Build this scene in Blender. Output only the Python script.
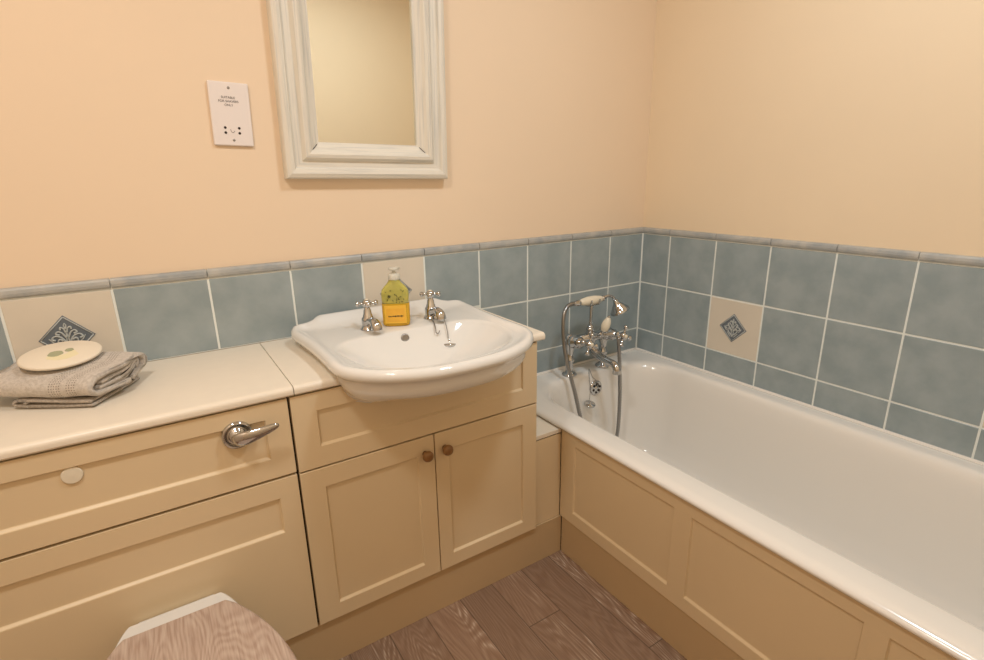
import bpy, bmesh, math, random
from mathutils import Vector, Matrix
for o in list(bpy.data.objects): bpy.data.objects.remove(o)
SC = bpy.context.scene
COL = SC.collection
R = math.radians
random.seed(7)

# ---------------------------------------------------------------- camera
cam_d = bpy.data.cameras.new('camera'); cam = bpy.data.objects.new('camera', cam_d); COL.objects.link(cam)
yaw, pitch, roll = 0.5690, -0.2848, -0.0187
f_ = Vector((math.sin(yaw)*math.cos(pitch), math.cos(yaw)*math.cos(pitch), math.sin(pitch)))
r0 = Vector((math.cos(yaw), -math.sin(yaw), 0)); u0 = r0.cross(f_)
r_ = r0*math.cos(roll) + u0*math.sin(roll); u_ = -r0*math.sin(roll) + u0*math.cos(roll)
M = Matrix((r_, u_, -f_)).transposed().to_4x4(); M.translation = Vector((-1.6907, -1.4919, 1.1937))
cam.matrix_world = M
cam_d.sensor_width = 36; cam_d.lens = 528.66/984*36; cam_d.clip_start = .02
SC.camera = cam

# ---------------------------------------------------------------- world, lights, exposure
w = bpy.data.worlds.new('world'); SC.world = w; w.use_nodes = True
w.node_tree.nodes['Background'].inputs[0].default_value = (1, .9, .78, 1)
w.node_tree.nodes['Background'].inputs[1].default_value = 0.15
def area(name, loc, size, power, color, target=None, shape='DISK', sy=None):
    d = bpy.data.lights.new(name, 'AREA'); d.shape = shape; d.size = size
    if sy: d.size_y = sy
    d.energy = power; d.color = color
    o = bpy.data.objects.new(name, d); o.location = loc; COL.objects.link(o)
    if target is not None:
        o.rotation_euler = (Vector(target)-Vector(loc)).to_track_quat('-Z', 'Y').to_euler()
    return o
area('ceiling_lamp_light', (-2.02, -1.08, 2.30), .22, 10.5, (1, .97, .91))
area('ceiling_lamp_light', (-.78, -1.02, 2.30), .22, 9.5, (.88, .99, 1.07))
SC.view_settings.view_transform = 'Standard'
SC.view_settings.look = 'None'
SC.view_settings.gamma = 1
SC.view_settings.use_curve_mapping = False
SC.view_settings.exposure = 0.06

# ---------------------------------------------------------------- materials
def srgb(r, g, b):
    def c(v):
        v /= 255
        return v/12.92 if v <= .04045 else ((v+.055)/1.055)**2.4
    return (c(r), c(g), c(b), 1)
def mat(name, col, rough=.5, metal=0, spec=None, var=0, vscale=8, bump=0, bscale=200, trans=0, ior=None, coat=0, col2=None):
    m = bpy.data.materials.new(name); m.use_nodes = True
    nt = m.node_tree; b = nt.nodes['Principled BSDF']
    b.inputs['Base Color'].default_value = col; b.inputs['Roughness'].default_value = rough
    b.inputs['Metallic'].default_value = metal
    if spec is not None: b.inputs['Specular IOR Level'].default_value = spec
    if trans: b.inputs['Transmission Weight'].default_value = trans
    if ior: b.inputs['IOR'].default_value = ior
    if coat: b.inputs['Coat Weight'].default_value = coat
    tc = nt.nodes.new('ShaderNodeTexCoord')
    if var or col2:
        n = nt.nodes.new('ShaderNodeTexNoise'); n.inputs['Scale'].default_value = vscale; n.inputs['Detail'].default_value = 5
        nt.links.new(tc.outputs['Object'], n.inputs['Vector'])
        cr = nt.nodes.new('ShaderNodeValToRGB')
        c2 = col2 or tuple(min(1, x*(1-var)) for x in col[:3])+(1,)
        cr.color_ramp.elements[0].position = .35; cr.color_ramp.elements[0].color = c2
        cr.color_ramp.elements[1].position = .65; cr.color_ramp.elements[1].color = col
        nt.links.new(n.outputs['Fac'], cr.inputs['Fac']); nt.links.new(cr.outputs['Color'], b.inputs['Base Color'])
    if bump:
        n2 = nt.nodes.new('ShaderNodeTexNoise'); n2.inputs['Scale'].default_value = bscale; n2.inputs['Detail'].default_value = 3
        nt.links.new(tc.outputs['Object'], n2.inputs['Vector'])
        bp = nt.nodes.new('ShaderNodeBump'); bp.inputs['Strength'].default_value = bump; bp.inputs['Distance'].default_value = .002
        nt.links.new(n2.outputs['Fac'], bp.inputs['Height']); nt.links.new(bp.outputs['Normal'], b.inputs['Normal'])
    return m
m_wall = mat('peach_paint', srgb(241, 217, 189), .75, var=.02, vscale=2, bump=.08, bscale=60)
m_wallr = mat('cream_paint', srgb(243, 221, 190), .75, var=.03, vscale=2, bump=.08, bscale=60)
m_ceil = mat('ceiling_paint', srgb(240, 230, 212), .8)
m_tile = mat('blue_glaze', srgb(163, 174, 177), .3, vscale=14, col2=srgb(147, 160, 164), bump=.12, bscale=25)
m_cream_tile = mat('cream_glaze', srgb(224, 214, 198), .3, var=.04, vscale=10)
m_grout = mat('grout', srgb(234, 238, 234), .8)
m_trim = mat('border_glaze', srgb(186, 184, 178), .35, vscale=22, col2=srgb(158, 162, 164))
m_motif = mat('motif_ground', srgb(108, 116, 124), .45)
m_motif_hi = mat('motif_relief', srgb(188, 192, 190), .4)
m_cab = mat('cream_cabinet_paint', srgb(231, 208, 171), .38, var=.03, vscale=3)
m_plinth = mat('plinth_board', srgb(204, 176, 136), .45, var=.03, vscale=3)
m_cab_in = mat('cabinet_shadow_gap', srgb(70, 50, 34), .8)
m_top = mat('worktop_laminate', srgb(240, 229, 212), .35, var=.02, vscale=40)
m_china = mat('white_china', srgb(234, 231, 226), .08, coat=.3)
m_bath = mat('white_bath_enamel', srgb(240, 235, 228), .12, coat=.2)
m_chrome = mat('chrome', (.55, .56, .57, 1), .09, 1)
m_chrome_dull = mat('steel_hose', (.34, .335, .33, 1), .3, 1)
m_dark = mat('dark_gap', srgb(38, 28, 22), .7)
m_knob = mat('varnished_wood', srgb(158, 118, 72), .3, vscale=60, col2=srgb(132, 92, 52))
m_plate = mat('white_plastic', srgb(238, 228, 224), .3)
m_ink = mat('grey_ink', srgb(95, 85, 82), .6)
m_cer = mat('ivory_ceramic', srgb(236, 226, 205), .2)
m_frame_plain = None
m_glass = mat('mirror_glass', (.86, .87, .80, 1), .02, 1)

def frame_mat():
    m = mat('limewashed_frame', srgb(226, 218, 204), .5)
    nt = m.node_tree; b = nt.nodes['Principled BSDF']
    uv = nt.nodes.new('ShaderNodeUVMap'); mp = nt.nodes.new('ShaderNodeMapping'); mp.inputs['Scale'].default_value = (4, 150, 1)
    n = nt.nodes.new('ShaderNodeTexNoise'); n.inputs['Scale'].default_value = 1; n.inputs['Detail'].default_value = 4
    nt.links.new(uv.outputs[0], mp.inputs[0]); nt.links.new(mp.outputs[0], n.inputs[0])
    cr = nt.nodes.new('ShaderNodeValToRGB'); cr.color_ramp.elements[0].position = .30; cr.color_ramp.elements[0].color = srgb(206, 202, 194)
    cr.color_ramp.elements[1].position = .52; cr.color_ramp.elements[1].color = srgb(229, 222, 209)
    nt.links.new(n.outputs[0], cr.inputs[0]); nt.links.new(cr.outputs[0], b.inputs['Base Color'])
    bp = nt.nodes.new('ShaderNodeBump'); bp.inputs['Strength'].default_value = .3; bp.inputs['Distance'].default_value = .001
    nt.links.new(n.outputs[0], bp.inputs['Height']); nt.links.new(bp.outputs[0], b.inputs['Normal'])
    return m
m_frame = frame_mat()

def wood_mat(name, plank, dark, mid, light, rough, axis_len=1.2, w=.125, thr=.62):
    """limed wood; grain runs along object Y, planks across X"""
    m = bpy.data.materials.new(name); m.use_nodes = True; nt = m.node_tree; b = nt.nodes['Principled BSDF']
    L = nt.links.new
    def N(t, **k):
        n = nt.nodes.new(t)
        for a, v in k.items(): setattr(n, a, v)
        return n
    def math_(op, a, bb=None):
        n = N('ShaderNodeMath', operation=op)
        if hasattr(a, 'links'): L(a, n.inputs[0])
        else: n.inputs[0].default_value = a
        if bb is not None:
            if hasattr(bb, 'links'): L(bb, n.inputs[1])
            else: n.inputs[1].default_value = bb
        return n.outputs[0]
    tc = N('ShaderNodeTexCoord'); sp = N('ShaderNodeSeparateXYZ'); L(tc.outputs['Object'], sp.inputs[0])
    X, Y = sp.outputs[0], sp.outputs[1]
    if plank:
        xi = math_('DIVIDE', X, w); pid = math_('FLOOR', xi); fx = math_('FRACT', xi)
        wn = N('ShaderNodeTexWhiteNoise', noise_dimensions='1D'); L(pid, wn.inputs['W'])
        yo = math_('ADD', math_('DIVIDE', Y, axis_len), wn.outputs['Value'])
        yi = math_('FLOOR', yo); fy = math_('FRACT', yo)
        idn = math_('ADD', math_('MULTIPLY', pid, 3.17), math_('MULTIPLY', yi, 7.31))
        w2 = N('ShaderNodeTexWhiteNoise', noise_dimensions='1D'); L(idn, w2.inputs['W']); rnd = w2.outputs['Value']
    else:
        rnd = 0.37
    # grain: stretched distorted bands (cathedral figure)
    cb = N('ShaderNodeCombineXYZ')
    L(X, cb.inputs[0]); L(math_('MULTIPLY', Y, .14 if plank else .22), cb.inputs[1])
    if plank: L(math_('MULTIPLY', rnd, 23.0), cb.inputs[2])
    else: cb.inputs[2].default_value = 3.1
    big = N('ShaderNodeTexNoise'); big.inputs['Scale'].default_value = 9 if plank else 11; big.inputs['Detail'].default_value = 1.5
    L(cb.outputs[0], big.inputs['Vector'])
    ring = math_('SINE', math_('MULTIPLY', big.outputs['Fac'], 230.0 if plank else 160.0))
    fine = N('ShaderNodeTexNoise'); fine.inputs['Scale'].default_value = 260; fine.inputs['Detail'].default_value = 3
    cf = N('ShaderNodeCombineXYZ'); L(X, cf.inputs[0]); L(math_('MULTIPLY', Y, .06), cf.inputs[1]); L(cf.outputs[0], fine.inputs['Vector'])
    mixg = math_('ADD', math_('MULTIPLY', ring, .16 if plank else .10), math_('MULTIPLY', fine.outputs['Fac'], 1.0))
    cr = N('ShaderNodeValToRGB'); e = cr.color_ramp.elements
    e[0].position = .3; e[0].color = dark; e[1].position = .95; e[1].color = light
    e2 = cr.color_ramp.elements.new(thr); e2.color = mid
    L(mixg, cr.inputs[0])
    out = cr.outputs[0]
    if plank:
        # liming strength differs from plank to plank
        patch = N('ShaderNodeTexNoise'); patch.inputs['Scale'].default_value = 5; patch.inputs['Detail'].default_value = 2
        L(cb.outputs[0], patch.inputs['Vector'])
        lim = N('ShaderNodeMapRange'); lim.inputs[1].default_value = .47; lim.inputs[2].default_value = .60
        L(patch.outputs['Fac'], lim.inputs[0])
        cr2 = N('ShaderNodeValToRGB'); q = cr2.color_ramp.elements
        q[0].position = .25; q[0].color = dark; q[1].position = .9; q[1].color = mid
        L(mixg, cr2.inputs[0])
        mx = N('ShaderNodeMix', data_type='RGBA'); L(lim.outputs[0], mx.inputs['Factor']); L(cr2.outputs[0], mx.inputs['A']); L(out, mx.inputs['B'])
        hs = N('ShaderNodeHueSaturation'); L(math_('ADD', math_('MULTIPLY', rnd, .35), .82), hs.inputs['Value']); L(mx.outputs['Result'], hs.inputs['Color'])
        gx = math_('MINIMUM', fx, math_('SUBTRACT', 1.0, fx)); gy = math_('MINIMUM', fy, math_('SUBTRACT', 1.0, fy))
        g1 = math_('LESS_THAN', gx, .012); g2 = math_('LESS_THAN', gy, .0012)
        gap = math_('MULTIPLY', math_('MAXIMUM', g1, g2), .6)
        mx2 = N('ShaderNodeMix', data_type='RGBA'); L(gap, mx2.inputs['Factor']); L(hs.outputs[0], mx2.inputs['A']); mx2.inputs['B'].default_value = srgb(52, 36, 28)
        out = mx2.outputs['Result']
    L(out, b.inputs['Base Color']); b.inputs['Roughness'].default_value = rough
    bp = N('ShaderNodeBump'); bp.inputs['Strength'].default_value = .15; bp.inputs['Distance'].default_value = .001
    L(fine.outputs['Fac'], bp.inputs['Height']); L(bp.outputs[0], b.inputs['Normal'])
    return m
m_floor = wood_mat('limed_plank_floor', True, srgb(134, 105, 84), srgb(156, 128, 106), srgb(226, 212, 195), .45, w=.11)
m_lid = wood_mat('limed_oak_seat', False, srgb(176, 150, 134), srgb(192, 168, 152), srgb(216, 198, 182), .4, thr=.5)

def cloth_mat(name, c1, c2, band=None):
    m = mat(name, c1, .95, vscale=180, col2=c2)
    nt = m.node_tree; b = nt.nodes['Principled BSDF']; L = nt.links.new
    tc = nt.nodes.new('ShaderNodeTexCoord')
    n2 = nt.nodes.new('ShaderNodeTexNoise'); n2.inputs['Scale'].default_value = 650; L(tc.outputs['Object'], n2.inputs['Vector'])
    bp = nt.nodes.new('ShaderNodeBump'); bp.inputs['Strength'].default_value = .9; bp.inputs['Distance'].default_value = .003
    L(n2.outputs['Fac'], bp.inputs['Height']); L(bp.outputs['Normal'], b.inputs['Normal'])
    b.inputs['Sheen Weight'].default_value = .3
    if band:
        uv = nt.nodes.new('ShaderNodeUVMap'); sp = nt.nodes.new('ShaderNodeSeparateXYZ'); L(uv.outputs[0], sp.inputs[0])
        def M_(op, a, bb):
            k = nt.nodes.new('ShaderNodeMath'); k.operation = op
            for i, v in enumerate((a, bb)):
                if hasattr(v, 'links'): L(v, k.inputs[i])
                else: k.inputs[i].default_value = v
            return k.outputs[0]
        s = .0052
        su = M_('SINE', M_('MULTIPLY', sp.outputs[0], 2*math.pi/s), 0); sv = M_('SINE', M_('MULTIPLY', sp.outputs[1], 2*math.pi/s), 0)
        dot = M_('GREATER_THAN', M_('ADD', su, sv), .9)
        inb = 0
        for lo, hi in band:
            one = M_('MULTIPLY', M_('GREATER_THAN', sp.outputs[0], lo), M_('LESS_THAN', sp.outputs[0], hi))
            inb = one if inb == 0 else M_('MAXIMUM', inb, one)
        fac = M_('MULTIPLY', M_('MULTIPLY', dot, inb), .75)
        mx = nt.nodes.new('ShaderNodeMix'); mx.data_type = 'RGBA'; L(fac, mx.inputs['Factor'])
        src = b.inputs['Base Color'].links[0].from_socket
        L(src, mx.inputs['A']); mx.inputs['B'].default_value = srgb(120, 98, 80)
        L(mx.outputs['Result'], b.inputs['Base Color'])
    return m
m_towel = cloth_mat('grey_towelling', srgb(226, 216, 205), srgb(204, 193, 180), band=[(.030, .052), (.062, .088)])
m_towel2 = cloth_mat('grey_towel_hem', srgb(206, 194, 180), srgb(178, 165, 150))

# ---------------------------------------------------------------- helpers
def link(name, bm, m, parent=None, smooth=False, bevel=0, seg=2, ang=35, sub=0):
    bmesh.ops.recalc_face_normals(bm, faces=bm.faces)
    me = bpy.data.meshes.new(name); bm.to_mesh(me); bm.free()
    for mm in (m if isinstance(m, (list, tuple)) else [m]): me.materials.append(mm)
    o = bpy.data.objects.new(name, me); COL.objects.link(o)
    if parent is not None:
        o.parent = parent
        pw = parent.matrix_basis.copy() if parent.parent is None else Matrix.Identity(4)
        o.matrix_parent_inverse = pw.inverted()
    if smooth:
        for p in me.polygons: p.use_smooth = True
    if bevel:
        b = o.modifiers.new('bevel', 'BEVEL'); b.width = bevel; b.segments = seg; b.limit_method = 'ANGLE'; b.angle_limit = R(ang)
        for p in me.polygons: p.use_smooth = True
        wn = o.modifiers.new('wn', 'WEIGHTED_NORMAL'); wn.keep_sharp = True
    if sub:
        s = o.modifiers.new('sub', 'SUBSURF'); s.levels = sub; s.render_levels = sub
    return o
def thing(name, label, cat, loc=(0, 0, 0), group=None):
    o = bpy.data.objects.new(name, None); o.empty_display_size = .05; COL.objects.link(o); o.location = loc
    o['label'] = label; o['category'] = cat
    if group: o['group'] = group
    return o
def tag(o, label, cat, group=None):
    o['label'] = label; o['category'] = cat
    if group: o['group'] = group
    return o
def box(bm, x0, x1, y0, y1, z0, z1, mi=0):
    v = [bm.verts.new((x, y, z)) for x in (x0, x1) for y in (y0, y1) for z in (z0, z1)]
    for f in ((0, 1, 3, 2), (4, 6, 7, 5), (0, 4, 5, 1), (2, 3, 7, 6), (0, 2, 6, 4), (1, 5, 7, 3)):
        bm.faces.new([v[i] for i in f]).material_index = mi
def BX(*a):
    bm = bmesh.new(); box(bm, *a); return bm
def frame_of(d):
    d = d.normalized(); a = Vector((0, 0, 1)) if abs(d.z) < .9 else Vector((1, 0, 0))
    s = d.cross(a).normalized(); return s, s.cross(d).normalized()
def lathe(bm, base, axis, prof, n=24, mi=0):
    """prof: list of (radius, height along axis)"""
    base = Vector(base); ax = Vector(axis).normalized(); s, t = frame_of(ax); rings = []
    for r, h in prof:
        c = base + ax*h
        if r < 1e-6: rings.append([bm.verts.new(c)])
        else: rings.append([bm.verts.new(c + (s*math.cos(2*math.pi*k/n) + t*math.sin(2*math.pi*k/n))*r) for k in range(n)])
    for a, b in zip(rings, rings[1:]):
        for k in range(n):
            k2 = (k+1) % n
            q = [a[k % len(a)], a[k2 % len(a)], b[k2 % len(b)], b[k % len(b)]]
            u = []
            for v in q:
                if v not in u: u.append(v)
            if len(u) > 2: bm.faces.new(u).material_index = mi
    for rg, c in ((rings[0], 0), (rings[-1], 1)):
        if len(rg) > 2: bm.faces.new(rg).material_index = mi
def catmull(pts, n=8, closed=False):
    P = [Vector(p) for p in pts]; out = []
    m = len(P); rng = range(m) if closed else range(m-1)
    for i in rng:
        if closed: a, b, c, d = P[(i-1) % m], P[i], P[(i+1) % m], P[(i+2) % m]
        else: a, b, c, d = P[max(i-1, 0)], P[i], P[i+1], P[min(i+2, m-1)]
        for k in range(n):
            t = k/n
            out.append(.5*((2*b) + (c-a)*t + (2*a-5*b+4*c-d)*t*t + (3*b-a-3*c+d)*t**3))
    if not closed: out.append(P[-1])
    return out
def tube(bm, pts, rad, n=12, mi=0, smooth=6, caps=True):
    P = catmull(pts, smooth) if smooth else [Vector(p) for p in pts]
    m = len(P); rf = (lambda i: rad) if not isinstance(rad, (list, tuple)) else None
    if rf is None:
        k = len(rad)-1
        def rf(i):
            t = i/(m-1)*k; j = min(int(t), k-1); return rad[j]*(1-(t-j)) + rad[j+1]*(t-j)
    d = (P[1]-P[0]); s, t = frame_of(d); rings = []
    for i in range(m):
        d = (P[min(i+1, m-1)]-P[max(i-1, 0)]).normalized()
        s = (s - d*s.dot(d)).normalized(); t = d.cross(s)
        rings.append([bm.verts.new(P[i] + (s*math.cos(2*math.pi*k/n) + t*math.sin(2*math.pi*k/n))*rf(i)) for k in range(n)])
    for a, b in zip(rings, rings[1:]):
        for k in range(n):
            bm.faces.new([a[k], a[(k+1) % n], b[(k+1) % n], b[k]]).material_index = mi
    if caps:
        bm.faces.new(rings[0]).material_index = mi; bm.faces.new(rings[-1]).material_index = mi
def ball(bm, c, r, n=12):
    k = 8; lathe(bm, Vector(c)-Vector((0, 0, r)), (0, 0, 1), [(r*math.sin(math.pi*i/k), r-r*math.cos(math.pi*i/k)) for i in range(k+1)], n)
def loft(bm, rings, cap0=False, cap1=False, mi=0):
    V = [[bm.verts.new(p) for p in r] for r in rings]
    for a, b in zip(V, V[1:]):
        n = len(a)
        for k in range(n): bm.faces.new([a[k], a[(k+1) % n], b[(k+1) % n], b[k]]).material_index = mi
    if cap0: bm.faces.new(V[0])
    if cap1: bm.faces.new(V[-1])
    return V
def prism(bm, poly, f0, f1):
    """poly 2D points mapped by f0 and f1 into 3D"""
    a = [bm.verts.new(f0(p)) for p in poly]; b = [bm.verts.new(f1(p)) for p in poly]; n = len(poly)
    bm.faces.new(a); bm.faces.new(b[::-1])
    for k in range(n): bm.faces.new([a[k], b[k], b[(k+1) % n], a[(k+1) % n]])
def PY(Y): return lambda u, z, out: Vector((u, Y-out, z))     # faces towards -y
def PX(X): return lambda u, z, out: Vector((X-out, u, z))     # faces towards -x
def panel(bm, pf, u0, u1, z0, z1, cells, th=.018, rec=.0060, bv=.0050):
    """framed panel; cells: list of recessed rects (a,b,c,d) left to right"""
    cuts = [u0] + [(cells[i][1]+cells[i+1][0])/2 for i in range(len(cells)-1)] + [u1]
    def q(*pts): bm.faces.new([bm.verts.new(p) for p in pts])
    for i, (a, b, c, d) in enumerate(cells):
        l, r = cuts[i], cuts[i+1]
        O = [pf(l, z0, 0), pf(r, z0, 0), pf(r, z1, 0), pf(l, z1, 0)]
        I = [pf(a, c, 0), pf(b, c, 0), pf(b, d, 0), pf(a, d, 0)]
        J = [pf(a+bv*.5, c+bv, -rec), pf(b-bv*.5, c+bv, -rec), pf(b-bv*.5, d-bv*.6, -rec), pf(a+bv*.5, d-bv*.6, -rec)]
        for k in range(4):
            k2 = (k+1) % 4
            q(O[k], O[k2], I[k2], I[k]); q(I[k], I[k2], J[k2], J[k])
        q(*J); B = [pf(l, z0, -th), pf(r, z0, -th), pf(r, z1, -th), pf(l, z1, -th)]
        q(*B)
        q(O[0], O[1], B[1], B[0]); q(O[2], O[3], B[3], B[2])
        if i == 0: q(O[0], O[3], B[3], B[0])
        if i == len(cells)-1: q(O[1], O[2], B[2], B[1])
    bmesh.ops.remove_doubles(bm, verts=bm.verts, dist=1e-5)

# ---------------------------------------------------------------- room
X0, X1, Y0, Y1, ZC = -2.45, .009, -1.725, .009, 2.35
def struct(name, bm, m):
    o = link(name, bm, m); o['kind'] = 'structure'; return o
struct('floor', BX(X0-.1, X1+.1, Y0-.1, Y1+.1, -.1, 0), m_floor)
struct('ceiling', BX(X0-.1, X1+.1, Y0-.1, Y1+.1, ZC, ZC+.1), m_ceil)
struct('wall_back', BX(X0-.1, X1+.1, Y1, Y1+.1, 0, ZC), m_wall)
struct('wall_right', BX(X1, X1+.1, Y0, Y1, 0, ZC), m_wallr)
struct('wall_left', BX(X0-.1, X0, Y0, Y1, 0, ZC), m_wall)
struct('wall_front', BX(X0-.1, X1+.1, Y0-.1, Y0, 0, ZC), m_wallr)

# ---------------------------------------------------------------- tiling
ZT = .957
G = .0022      # half grout
def tile_box(bm, pf, u0, u1, z0, z1):
    c = .0016; dpt = .008
    A = [pf(u0, z0, -dpt), pf(u1, z0, -dpt), pf(u1, z1, -dpt), pf(u0, z1, -dpt)]
    B = [pf(u0, z0, -c), pf(u1, z0, -c), pf(u1, z1, -c), pf(u0, z1, -c)]
    C = [pf(u0+c, z0+c, 0), pf(u1-c, z0+c, 0), pf(u1-c, z1-c, 0), pf(u0+c, z1-c, 0)]
    V = [[bm.verts.new(p) for p in r] for r in (A, B, C)]
    for a, b in zip(V, V[1:]):
        for k in range(4): bm.faces.new([a[k], a[(k+1) % 4], b[(k+1) % 4], b[k]])
    bm.faces.new(V[2]); bm.faces.new(V[0])
def motif(pf, cu, cz, parent):
    h = .052
    bm = bmesh.new()
    def rot(a, b): return pf(cu+a, cz+b, 0)
    rs = []
    for hh, out in ((h, -.0005), (h, .0012), (h-.0035, .0018), (h-.005, .0008), (h-.006, .0008)):
        rs.append([pf(cu+a*hh, cz+b*hh, out) for a, b in ((1, 0), (0, 1), (-1, 0), (0, -1))])
    V = loft(bm, rs[:4]); 
    for v in (V[3],): bm.faces.new(v)
    base = link('motif_panel', bm, m_motif, parent)
    # pale carved border, leaves and scrolls
    bm = bmesh.new()
    b = h-.004
    for (a0, b0), (a1, b1) in zip([(1, 0), (0, 1), (-1, 0), (0, -1)], [(0, 1), (-1, 0), (0, -1), (1, 0)]):
        tube(bm, [pf(cu+a0*b, cz+b0*b, .0012), pf(cu+a1*b, cz+b1*b, .0012)], .0014, 6, smooth=0)
    def stroke(pts, w):
        for s in (1, -1):
            tube(bm, [pf(cu+s*x, cz+z, .0014) for x, z in pts], w, 6, smooth=4)
    stroke([(0, -.032), (.004, -.018), (.002, -.004), (.0005, .012)], [.002, .0016, .0012])
    stroke([(.002, -.026), (.012, -.018), (.018, -.008), (.014, -.002), (.009, -.006)], [.0022, .0018, .0024])
    stroke([(.003, -.012), (.011, .002), (.022, .006), (.028, 0), (.022, -.004)], [.0022, .0018, .0026])
    stroke([(.002, .0), (.008, .012), (.015, .016), (.019, .011), (.013, .008)], [.0022, .0017, .0024])
    stroke([(.001, .012), (.004, .022), (.009, .025), (.010, .019)], [.002, .0016, .0022])
    stroke([(.0, .02), (.002, .028), (.0, .034)], [.002, .0014, .001])
    stroke([(.022, -.012), (.027, -.007), (.033, .002)], [.0012, .0016, .001])
    stroke([(.006, -.032), (.012, -.026), (.02, -.017)], [.0012, .0016, .001])
    link('carved_leaves', bm, m_motif_hi, base, smooth=True)
def splash(pf, name, label, lo, hi, first, decor, zmins, sgn=1):
    t = thing(name, label, 'tiles', pf((lo+hi)/2, .5, 0))
    # lo..hi in u (<=0 ... ), verticals at -(first+.2k)
    bm = bmesh.new()
    for (a, b, z0) in zmins:
        vs = [pf(u, z, o) for u in (a, b) for o in (-.0085, -.0012) for z in (z0, ZT+.021)]
        vv = [bm.verts.new(p) for p in vs]
        for f in ((0, 1, 3, 2), (4, 6, 7, 5), (0, 4, 5, 1), (2, 3, 7, 6), (0, 2, 6, 4), (1, 5, 7, 3)): bm.faces.new([vv[i] for i in f])
    link('grout', bm, m_grout, t)
    us = [0.0] + [-(first+.2*k) for k in range(0, 14)]
    bt = bmesh.new(); k = 0
    for i in range(len(us)-1):
        a, b = us[i+1], us[i]
        if a < lo: a = lo
        if b <= lo + .004: break
        for row in range(3):
            z1 = ZT-.2*row; z0 = z1-.2
            zm = max([zz for (p, q, zz) in zmins if p-1e-4 <= (a+b)/2 <= q+1e-4])
            if z0 < zm: z0 = zm
            if z1-z0 < .01: continue
            ui, uj = a+G, b-(G if i else .001)
            if (i, row) in decor:
                dm = bmesh.new(); tile_box(dm, pf, ui, uj, z0+G, z1-G)
                dt = link('decorated_tile', dm, m_cream_tile, t); dt['label'] = 'cream tile with a small carved grey diamond'
                motif(pf, (a+b)/2, z1-.1, dt)
            else:
                tile_box(bt, pf, ui, uj, z0+G, z1-G)
    link('blue_tiles', bt, m_tile, t)
    # rounded border strip in short lengths
    bm = bmesh.new()
    for i in range(len(us)-1):
        a, b = max(us[i+1], lo), us[i]
        if b <= lo+.004: break
        prof = [(-.008, 0), (.002, 0), (.0048, .004), (.006, .010), (.0048, .017), (.002, .021), (-.008, .0225)]
        ui, uj = a+.0012, b-(.0012 if i else -.004)
        A = [bm.verts.new(pf(ui, ZT+.0015+h, o)) for o, h in prof]; B = [bm.verts.new(pf(uj, ZT+.0015+h, o)) for o, h in prof]
        n = len(prof)
        for k in range(n): bm.faces.new([A[k], A[(k+1) % n], B[(k+1) % n], B[k]])
        bm.faces.new(A); bm.faces.new(B[::-1])
    link('border_strip', bm, m_trim, t)
    return t
splash(PY(0), 'tiled_splashback', 'band of blue tiles along the mirror wall behind basin, worktop and bath taps', -2.44, 0, .1818, {(5, 0), (9, 0)},
       [(-.802, 0, .466), (-2.44, -.802, .7695)])
side_tiles = splash(PX(0), 'tiled_splashback', 'three rows of blue tiles along the long wall above the bath', -1.72, 0, .1367, {(2, 1), (6, 1)}, [(-1.72, -.0, .466)])

bm = bmesh.new(); tube(bm, [(-.0030, -.0030, .472), (-.0030, -.0030, .958)], .0034, 8, smooth=0)
link('corner_sealant', bm, m_grout, side_tiles)

# ---------------------------------------------------------------- worktops
def edge_profile_top(bm, x0, x1, ys, yf, z0, z1):
    r = .011; poly = [(ys, z0), (yf+.004, z0), (yf, z0+.004)]
    for k in range(7):
        a = R(90*k/6); poly.append((yf+r-r*math.cos(a), z1-r+r*math.sin(a)))
    poly.append((ys, z1))
    prism(bm, poly, lambda p: (x0, p[0], p[1]), lambda p: (x1, p[0], p[1]))
WZ0, WZ1 = .7480, .769
bm = bmesh.new(); edge_profile_top(bm, -2.43, -1.4850, -.0005, -.381, WZ0, WZ1)
tag(link('worktop', bm, m_top, smooth=False, bevel=.001), 'cream laminate worktop over the toilet cistern unit, under the folded towel', 'worktop')
bm = bmesh.new()
edge_profile_top(bm, -1.4835, -1.352, -.0005, -.381, WZ0, WZ1)
edge_profile_top(bm, -.944, -.803, -.0005, -.381, WZ0, WZ1)
box(bm, -1.352, -.944, -.11, -.0005, WZ0, WZ1)
bmesh.ops.remove_doubles(bm, verts=bm.verts, dist=1e-5)
tag(link('worktop', bm, m_top, bevel=.001), 'cream laminate worktop section holding the washbasin', 'worktop')

# ---------------------------------------------------------------- cabinets
FY = -.375
def flat(o):
    o.modifiers.remove(o.modifiers['wn'])
    for p in o.data.polygons: p.use_smooth = False
    return o
def door(name, u0, u1, z0, z1, cell, parent, y=FY):
    bm = bmesh.new(); panel(bm, PY(y), u0, u1, z0, z1, [cell])
    return flat(link(name, bm, m_cab, parent, bevel=.001, ang=40, seg=1))
wc = thing('cistern_cabinet', 'cream cistern unit with chrome flush lever behind the toilet', 'cabinet', (-1.96, -.2, 0))
link('carcass', BX(-2.43, -1.4975, FY+.0185, -.001, .0, .7470), m_cab_in, wc)
up = door('upper_panel', -2.43, -1.4995, .567, .744, (-2.37, -1.548, .614, .706), wc)
lp = door('lower_panel', -2.43, -1.4995, .137, .561, (-2.37, -1.541, .427, .515), wc)
bm = bmesh.new(); lathe(bm, (-1.877, FY+.0055, .689), (0, -1, 0), [(.0165, 0), (.0165, .002), (.015, .0035), (0, .004)], 28)
link('cover_cap', bm, m_cer, up, smooth=False)['label'] = 'round cream cover cap'
va = thing('vanity_cabinet', 'cream two-door cabinet with wooden knobs under the washbasin', 'cabinet', (-1.16, -.2, 0))
link('carcass', BX(-1.4970, -.831, FY+.0185, -.001, .0, .60), m_cab_in, va)
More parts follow.
